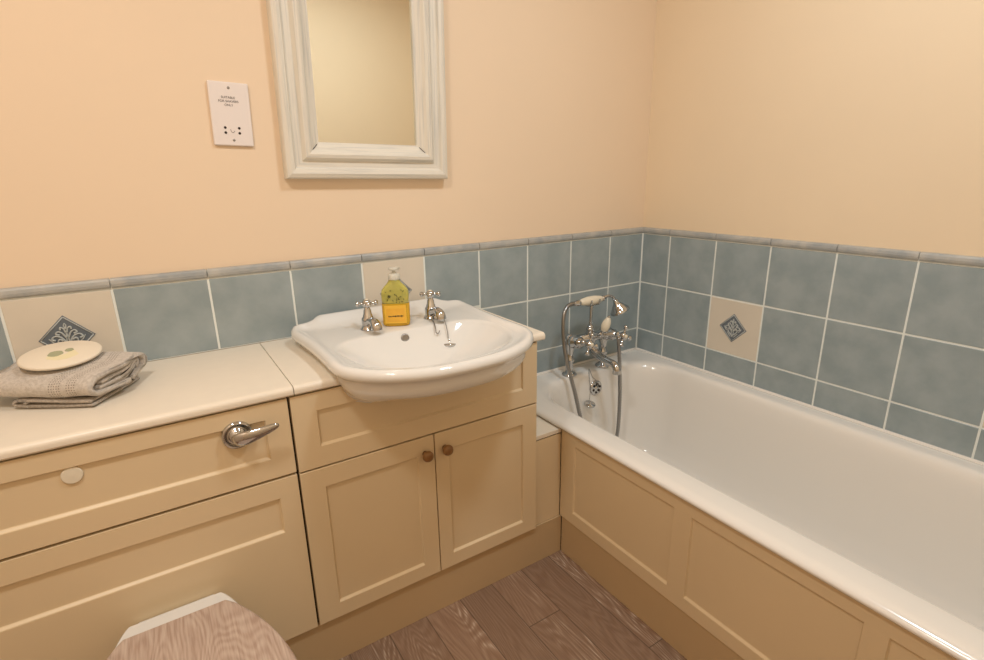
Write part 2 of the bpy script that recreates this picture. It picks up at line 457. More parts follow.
link('end_panel', BX(-1.4970, -1.482, FY+.0185, -.001, .601, .7470), m_cab_in, va)
link('side_panel', BX(-.8305, -.828, FY+.0005, -.001, .136, .7470), m_cab, va)
dfr = door('drawer_front', -1.4940, -.828, .563, .744, (-1.441, -.876, .612, .701), va)
d1 = door('door', -1.4940, -1.1605, .137, .558, (-1.441, -1.206, .179, .508), va)
d2 = door('door', -1.1575, -.828, .137, .558, (-1.118, -.877, .179, .505), va)
for x, d in ((-1.187, d1), (-1.130, d2)):
    bm = bmesh.new(); lathe(bm, (x, FY, .512), (0, -1, 0), [(.008, 0), (.007, .006), (.012, .011), (.0145, .016), (.0145, .020), (.012, .025), (.006, .0275), (0, .028)], 28)
    link('knob', bm, m_knob, d, smooth=True)['label'] = 'turned wooden knob'
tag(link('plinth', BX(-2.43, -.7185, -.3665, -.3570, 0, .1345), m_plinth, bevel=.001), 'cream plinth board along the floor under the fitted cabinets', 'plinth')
fl = thing('boxing_unit', 'narrow cream boxed filler with ledge between basin cabinet and bath', 'filler panel', (-.775, -.2, 0))
link('front_board', BX(-.8275, -.7230, -.362, -.350, .1355, .4275), m_cab, fl, bevel=.0005)
link('ledge', BX(-.8275, -.7230, -.3633, -.001, .4310, .4450), m_top, fl, bevel=.0015)
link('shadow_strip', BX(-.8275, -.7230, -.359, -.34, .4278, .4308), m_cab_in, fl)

# flush lever
fx, fz = -1.604, .690
fh = thing('flush_lever', 'chrome cistern flush lever on cream upper panel', 'flush lever', (fx, FY, fz))
bm = bmesh.new(); lathe(bm, (fx, FY+.006, fz), (0, -1, 0), [(.030, 0), (.030, .008), (.0275, .013), (.024, .013), (.021, .008), (.016, .009), (.014, .021), (0, .022)], 32)
link('backplate', bm, m_chrome, fh, smooth=True)
bm = bmesh.new()
pts = [(-.013, -.004, .022, .008, .006), (-.002, -.003, .030, .0165, .009), (.018, .002, .036, .0150, .0085), (.040, .0075, .040, .0115, .007), (.060, .0125, .042, .009, .0055), (.073, .0155, .042, .0065, .004), (.077, .0165, .042, .002, .0015)]
rg = []
for dx, dz, out, hw, ht in pts:
    rg.append([Vector((fx+dx-math.sin(.25)*hw*math.cos(a), FY-out+.006-ht*math.sin(a)*(1.0), fz+dz+hw*math.cos(a))) for a in [2*math.pi*k/16 for k in range(16)]])
loft(bm, rg, True, True); link('lever', bm, m_chrome, fh, smooth=True, sub=1)

# ---------------------------------------------------------------- bath panel
bp = thing('bath_surround', 'cream panelled bath side with three recessed rectangles', 'bath panel', (-.72, -1.0, 0))
bm = bmesh.new()
cells = [(-1.612, -1.245, .176, .407), (-1.205, -.838, .176, .407), (-.787, -.424, .176, .407)]
panel(bm, PX(-.7225), -1.70, -.3635, .136, .4460, cells, th=.016)
flat(link('panel', bm, m_cab, bp, bevel=.001, ang=40, seg=1))
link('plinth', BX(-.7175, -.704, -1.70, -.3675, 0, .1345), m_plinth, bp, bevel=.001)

# ---------------------------------------------------------------- bath
def rrect(x0, x1, y0, y1, rs, z, n=10):
    """rounded rect; rs radii for corners: (x1,y1),(x0,y1),(x0,y0),(x1,y0)"""
    out = []
    for (cx, cy, sx, sy, a0), r in zip(((x1, y1, -1, -1, 0), (x0, y1, 1, -1, 90), (x0, y0, 1, 1, 180), (x1, y0, -1, 1, 270)), rs):
        for k in range(n+1):
            a = R(a0+90*k/n); out.append(Vector((cx+sx*r+r*math.cos(a), cy+sy*r+r*math.sin(a), z)))
    return out
bath = thing('bathtub', 'white bathtub set along the right-hand tiled wall', 'bathtub', (-.36, -.85, 0))
bm = bmesh.new(); rings = []
O = dict(x0=-.7345, x1=-.0015, y0=-1.70, y1=-.0015)
def ring_(ix0, ix1, iy0, iy1, z, ra, rb=None):
    rb = rb or ra
    rings.append(rrect(O['x0']+ix0, O['x1']-ix1, O['y0']+iy0, O['y1']-iy1, (ra, ra, rb, rb), z))
ring_(.022, .01, .03, .01, .4475, .02)
ring_(.010, .004, .012, .004, .4465, .02)
ring_(.004, .001, .004, .001, .4475, .018)
ring_(0, 0, 0, 0, .4515, .016)
ring_(.001, 0, .001, 0, .457, .016)
ring_(.006, .001, .006, .001, .4620, .016)
ring_(.016, .006, .016, .006, .4650, .018)
ring_(.030, .016, .03, .02, .4655, .03)
ring_(.056, .036, .06, .062, .4645, .10)
ring_(.079, .046, .075, .082, .4640, .14)
ring_(.087, .054, .083, .090, .4622, .155)
ring_(.0925, .060, .090, .0955, .4575, .162)
ring_(.0960, .064, .095, .0990, .450, .166)
ring_(.099, .069, .100, .102, .435, .17)
ring_(.101, .074, .115, .105, .40, .17)
ring_(.112, .085, .16, .113, .30, .165)
ring_(.128, .100, .22, .128, .18, .155)
ring_(.142, .115, .26, .142, .125, .14)
ring_(.165, .140, .30, .165, .095, .12)
ring_(.20, .175, .35, .20, .082, .10)
ring_(.30, .26, .6, .42, .078, .06)
loft(bm, rings, False, True)
link('tub', bm, m_bath, bath, smooth=True)
bm = bmesh.new(); tube(bm, [(-.80, -.0035, .4655), (-.0035, -.0035, .4655), (-.0035, -1.70, .4655)], .0062, 10, smooth=0)
box(bm, -.738, -.001, -.0065, -.001, .445, .4655); box(bm, -.0065, -.001, -1.70, -.001, .445, .4655)
link('sealant_bead', bm, m_bath, bath, smooth=False)
# overflow rosette on the tap-end inner wall
ox, oy, oz = -.335, -.1085, .398
bm = bmesh.new(); lathe(bm, (ox, oy+.002, oz), (0, -1, .08), [(.030, 0), (.030, .003), (.027, .006), (.020, .007), (.008, .0065), (.006, .010), (0, .011)], 32)
ov = link('overflow_cover', bm, m_chrome, bath, smooth=True); ov['label'] = 'chrome overflow rosette with round holes'
bm = bmesh.new()
for k in range(6):
    a = math.pi/3*k+.3
    lathe(bm, (ox+.0165*math.cos(a), oy-.0055, oz+.0165*math.sin(a)), (0, -1, .08), [(.0048, 0), (.0048, .0012), (0, .0014)], 12)
link('hole', bm, m_dark, ov)
bm = bmesh.new(); lathe(bm, (-.36, -.36, .0775), (0, 0, 1), [(.034, 0), (.034, .002), (.03, .0035), (.012, .001), (0, .001)], 28)
link('waste', bm, m_chrome, bath, smooth=True)
def chain(bm, pts, r=.0011, step=.0042):
    P = catmull(pts, 10); acc = 0
    for a, b in zip(P, P[1:]):
        L = (b-a).length; s = 0
        while acc <= L:
            ball(bm, a+(b-a)*(acc/L if L else 0), r*1.45, 6); acc += step
        acc -= L
    tube(bm, pts, r*.6, 6, smooth=6)
pl = thing('bath_plug', 'bath plug hanging on its chain inside the tap end of the bath', 'plug', (-.372, -.13, .345))
bm = bmesh.new(); chain(bm, [(-.365, -.098, .478), (-.366, -.104, .44), (-.372, -.118, .40), (-.386, -.128, .362)])
link('chain', bm, m_chrome_dull, pl, smooth=True)
bm = bmesh.new(); lathe(bm, (-.387, -.131, .345), (0, -.25, 1), [(.016, 0), (.0215, .004), (.0225, .008), (.021, .010), (.006, .011), (.0035, .014), (.0035, .019), (0, .020)], 24)
link('plug', bm, m_chrome, pl, smooth=True)
bm = bmesh.new(); chain(bm, [(-.362, -.098, .478), (-.35, -.104, .445), (-.338, -.112, .43), (ox, oy-.01, oz+.012)])
link('chain', bm, m_chrome_dull, pl, smooth=True)

# ---------------------------------------------------------------- bath shower mixer
mx = thing('bath_shower_mixer', 'chrome traditional bath mixer tap with ivory-handled shower handset', 'mixer tap', (-.355, -.075, .465))
PXL, PXR, PYY, BZ = -.440, -.270, -.072, .600
for x in (PXL, PXR):
    bm = bmesh.new(); lathe(bm, (x, PYY, .4645), (0, 0, 1), [(.028, 0), (.028, .004), (.024, .008), (.016, .012), (.013, .02), (.0135, .05), (.018, .055), (.018, .064), (.0145, .068), (.0135, .095), (.019, .108), (.022, .125), (.021, .142), (.014, .155), (.008, .160), (0, .161)], 24)
    link('pillar', bm, m_chrome, mx, smooth=True)
bm = bmesh.new()
tube(bm, [(PXL, PYY, BZ), (PXL+.05, PYY-.012, BZ), (-.355, PYY-.016, BZ), (PXR-.05, PYY-.012, BZ), (PXR, PYY, BZ)], [.017, .017, .022, .017, .017], 16)
lathe(bm, (-.355, PYY-.016, BZ-.03), (0, 0, 1), [(.006, -.008), (.012, 0), (.019, .012), (.021, .03), (.019, .046), (.013, .055), (.015, .060), (.015, .067), (.010, .071), (.008, .08), (0, .081)], 24)
link('body', bm, m_chrome, mx, smooth=True)
def cross(c, axis, L, rad, parent, mat_=m_chrome, tw=.4):
    bm = bmesh.new(); ax = Vector(axis).normalized(); s, t = frame_of(ax); c = Vector(c)
    for k in range(4):
        a = tw+math.pi/2*k; d = s*math.cos(a)+t*math.sin(a)
        lathe(bm, c, d, [(rad*.8, 0), (rad*.55, L*.35), (rad*.5, L*.6), (rad*.95, L*.72), (rad*1.15, L*.86), (rad*.8, L*.98), (0, L*1.03)], 10)
    lathe(bm, c-ax*rad*1.3, ax, [(rad*1.3, 0), (rad*1.7, rad*.6), (rad*1.7, rad*2.0), (rad*1.3, rad*2.6), (0, rad*2.9)], 16)
    o = link('cross_handle', bm, mat_, parent, smooth=True)
    bm = bmesh.new(); lathe(bm, c+ax*rad*1.35, ax, [(rad*.8, 0), (rad*.75, rad*.35), (0, rad*.5)], 14)
    link('index_button', bm, m_cer, o, smooth=True); return o
for x in (PXL, PXR):
    bm = bmesh.new(); lathe(bm, (x, PYY-.008, BZ), (0, -1, .12), [(.020, 0), (.025, .012), (.025, .024), (.018, .03), (.022, .045), (.014, .055), (.010, .060), (.008, .094)], 20)
    link('valve', bm, m_chrome, mx, smooth=True)
    cross((x, PYY-.104, BZ+.012), (0, -1, .12), .041, .0092, mx)
# spout
bm = bmesh.new(); tube(bm, [(-.355, PYY-.02, BZ-.03), (-.355, PYY-.05, BZ-.052), (-.355, PYY-.10, BZ-.066), (-.355, PYY-.142, BZ-.070), (-.355, PYY-.158, BZ-.082), (-.355, PYY-.160, BZ-.10)], [.017, .016, .0145, .014, .0155, .0165], 16)
link('spout', bm, m_chrome, mx, smooth=True)
# diverter lever with ceramic grip
dv = (-.355, PYY-.030, BZ+.012)
bm = bmesh.new(); lathe(bm, dv, (0, -1, .35), [(.012, 0), (.013, .012), (.010, .02), (.007, .03), (.006, .042), (.009, .046), (.009, .052), (0, .054)], 16)
tube(bm, [(-.355, PYY-.075, BZ+.030), (-.353, PYY-.083, BZ+.046)], .005, 10, smooth=0)
lv = link('diverter', bm, m_chrome, mx, smooth=True)
bm = bmesh.new(); lathe(bm, (-.354, PYY-.083, BZ+.040), (.16, -.30, 1), [(.006, 0), (.0125, .006), (.0165, .022), (.0150, .038), (.009, .052), (.006, .056), (0, .058)], 18)
link('ceramic_lever', bm, m_cer, lv, smooth=True)['label'] = 'ivory ceramic lever'
bm = bmesh.new(); lathe(bm, (-.345, PYY-.098, BZ+.094), (.16, -.30, 1), [(.005, 0), (.0065, .003), (.005, .006), (0, .008)], 14)
link('lever_tip', bm, m_chrome, lv, smooth=True)
# riser and cradle
bm = bmesh.new(); tube(bm, [(-.355, PYY-.016, BZ+.035), (-.355, PYY-.016, BZ+.07), (-.355, PYY-.018, BZ+.125)], .0065, 14)
lathe(bm, (-.355, PYY-.016, BZ+.038), (0, 0, 1), [(.012, 0), (.013, .006), (.009, .012)], 16)
link('riser', bm, m_chrome, mx, smooth=True)
cz_ = BZ+.128
bm = bmesh.new()
for s in (-1, 1):
    x = -.355+s*.02
    tube(bm, [(-.355, PYY-.018, cz_-.006), (x, PYY-.018, cz_-.002), (x, PYY-.036, cz_+.004), (x, PYY-.041, cz_+.022)], .0032, 8)
    tube(bm, [(x, PYY-.018, cz_-.002), (x, PYY+.003, cz_+.004), (x, PYY+.006, cz_+.024)], .0032, 8)
link('cradle', bm, m_chrome, mx, smooth=True)
# handset
hz_, hy = cz_+.016, PYY-.018
hs = link('handset_neck', (lambda b: (tube(b, [(-.300, hy, hz_), (-.272, hy-.001, hz_+.006), (-.248, hy-.002, hz_-.002), (-.236, hy-.003, hz_-.022)], [.007, .0055, .006, .008], 12),
      lathe(b, (-.238, hy-.003, hz_-.014), (.42, -.25, -1), [(.008, 0), (.011, .006), (.012, .012), (.020, .022), (.031, .038), (.038, .046), (.038, .051), (.033, .052), (0, .050)], 28),
      lathe(b, (-.303, hy, hz_), (1, 0, 0), [(.010, 0), (.0115, .004), (.008, .010)], 16), b)[-1])(bmesh.new()), m_chrome, mx, smooth=True)
hs['label'] = 'chrome shower rose and neck'
bm = bmesh.new(); lathe(bm, (-.412, hy, hz_), (1, 0, 0), [(.0085, 0), (.0125, .012), (.0165, .035), (.0165, .07), (.0125, .098), (.0085, .110)], 22)
link('ceramic_grip', bm, m_cer, hs, smooth=True)['label'] = 'ivory ceramic handset grip'
bm = bmesh.new(); lathe(bm, (-.443, hy, hz_-.001), (1, 0, 0.02), [(.0065, 0), (.009, .006), (.009, .014), (.0115, .018), (.0115, .026), (.0085, .032)], 16)
link('hose_nut', bm, m_chrome, hs, smooth=True)
# hose with ribbed surface
bm = bmesh.new()
hp = catmull([(-.440, hy, hz_), (-.468, hy+.0, hz_-.004), (-.492, hy-.006, hz_-.030), (-.502, hy-.015, hz_-.09), (-.499, hy-.026, .57), (-.487, hy-.042, .49), (-.473, hy-.055, .42),
              (-.455, hy-.07, .32), (-.425, hy-.085, .20), (-.385, hy-.09, .14), (-.325, hy-.09, .13), (-.283, hy-.09, .20), (-.274, hy-.088, .34), (-.281, hy-.086, .48), (-.291, hy-.082, .60), (-.293, hy-.074, .625)], 26)
tube(bm, hp, [.0076 if k % 2 else .0067 for k in range(len(hp))], 10, smooth=0)
link('hose', bm, m_chrome_dull, mx, smooth=True)
bm = bmesh.new(); tube(bm, [(-.345, PYY-.03, BZ+.006), (-.315, hy-.05, BZ+.018), (-.294, hy-.074, .622), (-.291, hy-.083, .605)], [.008, .008, .009, .0085], 14)
link('hose_outlet', bm, m_chrome, mx, smooth=True)

# ---------------------------------------------------------------- washbasin
CX, CY = -1.150, -.30
def closed_polar(half, n=144):
    """half: (dx,y) for dx>=0 from back centre to front centre -> polar radius samples around (CX,CY)"""
    pts = [(x, y) for x, y in half] + [(-x, y) for x, y in reversed(half[1:-1])]
    P = catmull([(x, y, 0) for x, y in pts], 14, closed=True)
    pol = sorted((math.atan2(p.y-CY, p.x) % (2*math.pi), (Vector((p.x, p.y-CY))).length) for p in P)
    res = []
    for k in range(n):
        a = 2*math.pi*k/n
        lo = max([q for q in pol if q[0] <= a], default=(pol[-1][0]-2*math.pi, pol[-1][1]), key=lambda q: q[0])
        hi = min([q for q in pol if q[0] > a], default=(pol[0][0]+2*math.pi, pol[0][1]), key=lambda q: q[0])
        t = (a-lo[0])/max(1e-9, hi[0]-lo[0]); r = lo[1]*(1-t)+hi[1]*t
        res.append(Vector((r*math.cos(a), CY+r*math.sin(a))))
    return res
outer = closed_polar([(0, -.014), (.08, -.014), (.165, -.016), (.185, -.020), (.203, -.036), (.232, -.041), (.256, -.055), (.268, -.085), (.266, -.13), (.260, -.20), (.257, -.28), (.257, -.35), (.258, -.405), (.248, -.452), (.215, -.498), (.165, -.536), (.09, -.566), (0, -.574)])
bowl = closed_polar([(0, -.236), (.08, -.238), (.15, -.246), (.188, -.266), (.207, -.305), (.208, -.35), (.198, -.41), (.165, -.465), (.10, -.505), (0, -.520)])
def inset(ring, d):
    n = len(ring); out = []
    for k in range(n):
        t = (ring[(k+1) % n]-ring[k-1]).normalized(); nr = Vector((-t.y, t.x))
        out.append(ring[k]+nr*d)
    return out
def sstep(a, b, x):
    t = max(0, min(1, (x-a)/(b-a))); return t*t*(3-2*t)
def upst(p):       # raised ledge along the back of the deck
    return .016*sstep(-.088, -.058, p.y)*(1-.65*sstep(.175, .215, abs(p.x)))
def add(ring, zf): rg.append([Vector((CX+p.x, p.y, zf(p) if callable(zf) else zf)) for p in ring])
rg = []
def scl(ring, s, cy=-.33): return [Vector((p.x*s, cy+(p.y-cy)*s)) for p in ring]
ZR = .812
def dp(p): return -.016*sstep(-.50, -.45, p.y)-.045*sstep(-.40, -.35, p.y)
add(scl(inset(outer, .045), .55), lambda p: .730+dp(p))
add(scl(inset(outer, .045), .78), lambda p: .7305+dp(p))
add(scl(inset(outer, .045), .93), lambda p: .7325+.8*dp(p))
add(inset(outer, .042), lambda p: .7350+.5*dp(p))
add(inset(outer, .033), lambda p: .7395+.3*dp(p))
add(inset(outer, .026), .746)
add(inset(outer, .021), .755)
add(inset(outer, .019), .765)
cut_rings = [[Vector((v.x, v.y, v.z)) for v in r_g] for r_g in rg] + [[Vector((v.x, v.y, .775)) for v in rg[-1]]]
add(inset(outer, .0185), .775)
add(inset(outer, .014), .7815)
add(inset(outer, .007), lambda p: .786)
add(inset(outer, .001), lambda p: .792+.3*upst(p))
add(outer, lambda p: .799+.7*upst(p))
add(inset(outer, .002), lambda p: .806+.95*upst(p))
add(inset(outer, .007), lambda p: .811+upst(p))
add(inset(outer, .014), lambda p: ZR+.0005+upst(p))
add(inset(outer, .022), lambda p: ZR-.0015+upst(p))
o2 = inset(outer, .030); b2 = inset(bowl, -.010)
def mixr(t): return [a*(1-t)+b*t for a, b in zip(o2, b2)]
for t, z in ((0, .8075), (.15, .8065), (.3, .806), (.45, .8055), (.6, .805), (.8, .805), (1, .8045)):
    add(mixr(t), lambda p, z=z: z+upst(p))
add(inset(bowl, -.004), .8025)
add(bowl, .798)
DR = Vector((0, -.355))
for s in (.975, .95, .92, .88, .82, .74, .64, .52, .4, .28, .16, .085):
    add([DR+(p-DR)*s for p in bowl], .798-.078*(1-s**2.1))
bm = bmesh.new(); loft(bm, rg, True, True)
bas = thing('washbasin', 'white semi-recessed ceramic washbasin set into the cabinet worktop', 'washbasin', (CX, -.3, .77))
link('bowl', bm, m_china, bas, smooth=True)
# the drawer front is cut out around the basin
cb_ = bmesh.new(); loft(cb_, cut_rings, True, True); cutter = link('cutter', cb_, m_china)
bmod = dfr.modifiers.new('cut', 'BOOLEAN'); bmod.object = cutter; bmod.operation = 'DIFFERENCE'; bmod.solver = 'EXACT'
bev = dfr.modifiers['bevel']; 
for mdn in ('bevel',): dfr.modifiers.remove(dfr.modifiers[mdn])
bpy.context.view_layer.update()
me_ = bpy.data.meshes.new_from_object(dfr.evaluated_get(bpy.context.evaluated_depsgraph_get()))
dfr.modifiers.clear(); dfr.data = me_
bpy.data.objects.remove(cutter)
for p in dfr.data.polygons: p.use_smooth = False
bm = bmesh.new(); lathe(bm, (-1.166, -.2450, .786), (0, -1, .35), [(.0115, 0), (.0115, .002), (.009, .0035), (.007, .003), (0, .0035)], 22)
link('overflow_ring', bm, m_chrome_dull, bas, smooth=True)
bm = bmesh.new(); lathe(bm, (CX, -.355, .7205), (0, 0, 1), [(.021, 0), (.021, .002), (.017, .003), (.014, -.001), (0, -.001)], 22)
link('waste', bm, m_chrome, bas, smooth=True)

# ---------------------------------------------------------------- basin taps
def tap(x, y, z, label, tw):
    t = thing('basin_tap', label, 'tap', (x, y, z), 'pillar taps on the washbasin')
    bm = bmesh.new(); lathe(bm, (x, y, z), (0, 0, 1), [(.023, 0), (.0215, .003), (.018, .007), (.0165, .012), (.0175, .022), (.0165, .03), (.0125, .035), (.0125, .039), (.0108, .041), (.0095, .052), (.0078, .055), (.0078, .060), (.005, .062), (.005, .069)], 24)
    link('body', bm, m_chrome, t, smooth=True)
    bm = bmesh.new(); tube(bm, [(x, y-.006, z+.018), (x, y-.024, z+.024), (x, y-.042, z+.027), (x, y-.057, z+.021), (x, y-.061, z+.009)], [.014, .0125, .0125, .014, .0145], 16)
    link('spout', bm, m_chrome, t, smooth=True)
    cross((x, y, z+.070), (0, 0, 1), .029, .0068, t, tw=tw)
    return t
DZ = .8052
tap(-1.235, -.168, DZ, 'chrome cross-head tap at the left of the soap bottle', .2)
tap(-1.049, -.168, DZ, 'chrome cross-head tap with the plug chain beside it', .5)
pl = thing('basin_plug', 'washbasin plug hanging on its chain below the right-hand tap', 'plug', (-1.035, -.245, .775))
bm = bmesh.new(); chain(bm, [(-1.046, -.190, DZ+.014), (-1.040, -.215, DZ+.014), (-1.043, -.238, DZ+.006), (-1.047, -.258, .79), (-1.050, -.268, .768)], .0012)
link('chain', bm, m_chrome_dull, pl, smooth=True)
bm = bmesh.new(); lathe(bm, (-1.050, -.272, .747), (.1, .12, 1), [(.014, 0), (.0185, .003), (.0195, .007), (.018, .009), (.005, .010), (.003, .013), (.003, .019), (0, .020)], 24)
link('plug', bm, m_chrome, pl, smooth=True)
bm = bmesh.new(); tube(bm, [(-1.064, -.180, DZ+.006), (-1.068, -.205, DZ+.007), (-1.072, -.230, DZ+.004), (-1.078, -.250, DZ-.008), (-1.080, -.256, DZ-.016), (-1.074, -.258, DZ-.020), (-1.069, -.256, DZ-.013)], .0016, 8)
link('hook', bm, m_chrome_dull, pl, smooth=True)

# ---------------------------------------------------------------- soap bottle
sx, sy, sz = -1.1555, -.172, DZ+.0003
m_liq = mat('yellow_soap', srgb(246, 196, 60), .06, trans=.4, ior=1.38)
m_liq2 = mat('green_yellow_soap', srgb(226, 218, 120), .06, trans=.55, ior=1.38)
m_clear = mat('frosted_cap', srgb(240, 236, 222), .3, trans=.3)
m_lab = mat('orange_yellow_label', srgb(246, 186, 62), .35, var=.1, vscale=30)
m_lab2 = mat('label_border', srgb(244, 192, 66), .35)
m_black = mat('dark_print', srgb(60, 58, 24), .5)
sb = thing('soap_bottle', 'clear pump bottle of yellow hand soap between the basin taps', 'bottle', (sx, sy, sz))
def oval(hx, hy, z, p=3.2, n=40):
    out = []
    for k in range(n):
        a = 2*math.pi*k/n; c, s = math.cos(a), math.sin(a)
        out.append(Vector((sx, sy, 0))+RB@Vector((hx*abs(c)**(2/p)*(1 if c > 0 else -1), hy*abs(s)**(2/p)*(1 if s > 0 else -1), 0))+Vector((0, 0, z)))
    return out
RB = Matrix.Rotation(R(-28), 3, 'Z')
hx, hy_ = .037, .023
bm = bmesh.new()
loft(bm, [oval(hx*.9, hy_*.88, sz), oval(hx*.98, hy_*.98, sz+.003), oval(hx, hy_, sz+.008), oval(hx, hy_, sz+.062)], True, True)
low = link('bottle_base', bm, m_liq, sb, smooth=True)
bm = bmesh.new()
loft(bm, [oval(hx, hy_, sz+.0622), oval(hx*1.0, hy_, sz+.088), oval(hx*.95, hy_*.95, sz+.097, 2.8), oval(hx*.78, hy_*.9, sz+.106, 2.5), oval(.021, .017, sz+.114, 2), oval(.0155, .0145, sz+.121, 2), oval(.0150, .0145, sz+.1242, 2)], True, True)
link('bottle_shoulder', bm, m_liq2, sb, smooth=True)
bm = bmesh.new(); lathe(bm, (sx, sy, sz+.1252), (0, 0, 1), [(.0155, 0), (.0160, .002), (.0155, .014), (.012, .016), (.006, .0165), (.0045, .021), (.0045, .024), (.012, .025), (.014, .028), (.011, .032), (0, .033)], 24)
tube(bm, [(sx, sy, sz+.152), Vector((sx, sy, sz+.153))+RB@Vector((.008, .016, 0)), Vector((sx, sy, sz+.150))+RB@Vector((.012, .025, 0))], [.0055, .0045, .0035], 10)
link('pump', bm, m_clear, sb, smooth=True)
bm = bmesh.new()
fr = lambda u, z, out: Vector((sx, sy, sz))+RB@Vector((u, -hy_-out, z))
def plate(bm, u0, u1, z0, z1, o0, o1):
    vs = [bm.verts.new(fr(u, z, o)) for u in (u0, u1) for o in (o0, o1) for z in (z0, z1)]
    for f in ((0, 1, 3, 2), (4, 6, 7, 5), (0, 4, 5, 1), (2, 3, 7, 6), (0, 2, 6, 4), (1, 5, 7, 3)): bm.faces.new([vs[i] for i in f])
plate(bm, -.029, .029, .009, .058, -.002, .0006); lab = link('label', bm, m_lab2, sb)
bm = bmesh.new(); plate(bm, -.024, .024, .014, .050, .0, .001); link('label_centre', bm, m_lab, lab)
bm = bmesh.new()
random.seed(3)
u = -.019
while u < .019:
    wd = random.uniform(.002, .005); plate(bm, u, min(u+wd, .02), .026+random.uniform(0, .0015), .0305+random.uniform(-.001, .001), .0008, .0014); u += wd+.0012
link('label_print', bm, m_black, lab)
bm = bmesh.new()
for i in range(30):
    u, z = random.uniform(-.026, .026), random.uniform(.066, .10)
    if z > .075 and random.random() < .45: continue
    s = random.uniform(.0012, .0026); a = random.uniform(0, 3.1)
    tube(bm, [fr(u-s*math.cos(a), z-s*math.sin(a), .0003), fr(u, z+s*.3, .0006), fr(u+s*math.cos(a), z+s*math.sin(a), .0003)], .0009, 5, smooth=3)
for k in range(7):
    a = k*2*math.pi/7; tube(bm, [fr(-.014, .083, .0004), fr(-.014+.005*math.cos(a), .083+.005*math.sin(a), .0004)], .0008, 5, smooth=0)
link('floral_print', bm, m_black, sb)

# ---------------------------------------------------------------- towel and disc
tA = Vector((.85, -.527, 0)); tB = Vector((.527, .85, 0)); UPZ = Vector((0, 0, 1))
F0 = Vector((-1.833, -.265, WZ1+.0005))          # front right bottom corner
tw = thing('folded_towel', 'folded grey-beige hand towel lying on the worktop by the wall', 'towel', F0)
def ribbon(path, th, n=6):
    P = catmull([(a, b, 0) for a, b in path], n); L = []; Rr = []
    for i, p in enumerate(P):
        d = (P[min(i+1, len(P)-1)]-P[max(i-1, 0)]).normalized(); nr = Vector((-d.y, d.x, 0))
        L.append(p+nr*th/2); Rr.append(p-nr*th/2)
    return [(q.x, q.y) for q in L+Rr[::-1]]
def sweep(bm, poly, pos, steps, uvlen):
    uv = bm.loops.layers.uv.new('UVMap'); rings = []
    for i in range(steps+1): rings.append([bm.verts.new(pos(a, b, i/steps)) for a, b in poly])
    n = len(poly); per = [0]
    for k in range(n): per.append(per[-1]+math.dist(poly[k], poly[(k+1) % n]))
    for i in range(steps):
        for k in range(n):
            f = bm.faces.new([rings[i][k], rings[i][(k+1) % n], rings[i+1][(k+1) % n], rings[i+1][k]])
            for lp_, (a, b) in zip(f.loops, ((i, k), (i, k+1), (i+1, k+1), (i+1, k))): lp_[uv].uv = (a/steps*uvlen, per[b])
    bm.faces.new(rings[0]); bm.faces.new(rings[-1][::-1])
# lower fold: its looped edge shows at the front; profile in (-A, z), runs back along B
bm = bmesh.new()
poly = ribbon([(.002, .005), (.06, .0035), (.12, .004), (.150, .006), (.157, .011), (.150, .016), (.135, .016), (.131, .0125), (.136, .0105)], .0048)
sweep(bm, poly, lambda a, b, t: F0 - tA*a + tB*(.145*t) + UPZ*(b+.001), 8, .16)
poly = ribbon([(.148, .0165), (.10, .0155), (.05, .0125), (.006, .0125)], .005)
sweep(bm, poly, lambda a, b, t: F0 - tA*a + tB*(.145*t) + UPZ*(b+.001), 8, .16)
lo_ = link('bottom_fold', bm, m_towel2, tw, smooth=True)
# upper roll: folded end shows on the right; profile in (B, z), runs left along -A
def upos(a, b, t):
    s = t*.245
    bulge = 1+.04*math.sin(math.pi*min(1, t*1.2)); end = 1-.5*sstep(.7, 1.0, t)
    return F0 + tA*(.012-.010*math.cos(a*40)) - tA*s + tB*(a*(1-.16*t)) + UPZ*(.019+max(0, b)*bulge*end+.014*sstep(.55, 1.0, t)+.0015*math.sin(s*60+a*30))
bm = bmesh.new()
outerp = [(.085, .006), (.04, .004), (.012, .006), (.000, .016), (.004, .029), (.028, .038), (.075, .043), (.120, .045), (.152, .042), (.169, .030), (.165, .016), (.145, .010), (.10, .007)]
sweep(bm, ribbon(outerp, .0095), upos, 26, .26)
innerp = [(.022, .013), (.06, .018), (.105, .026), (.132, .032), (.150, .031), (.152, .023), (.140, .018)]
sweep(bm, ribbon(innerp, .008), lambda a, b, t: upos(a, b, t)-tA*.004, 12, .26)
sweep(bm, ribbon([(.026, .023), (.06, .029), (.10, .034), (.130, .037)], .006), lambda a, b, t: upos(a, b, t)-tA*.003, 12, .26)
sweep(bm, ribbon([(.05, .010), (.09, .014), (.13, .020), (.145, .026)], .006), lambda a, b, t: upos(a, b, t)-tA*.006, 12, .26)
link('folded_layers', bm, m_towel, tw, smooth=True)

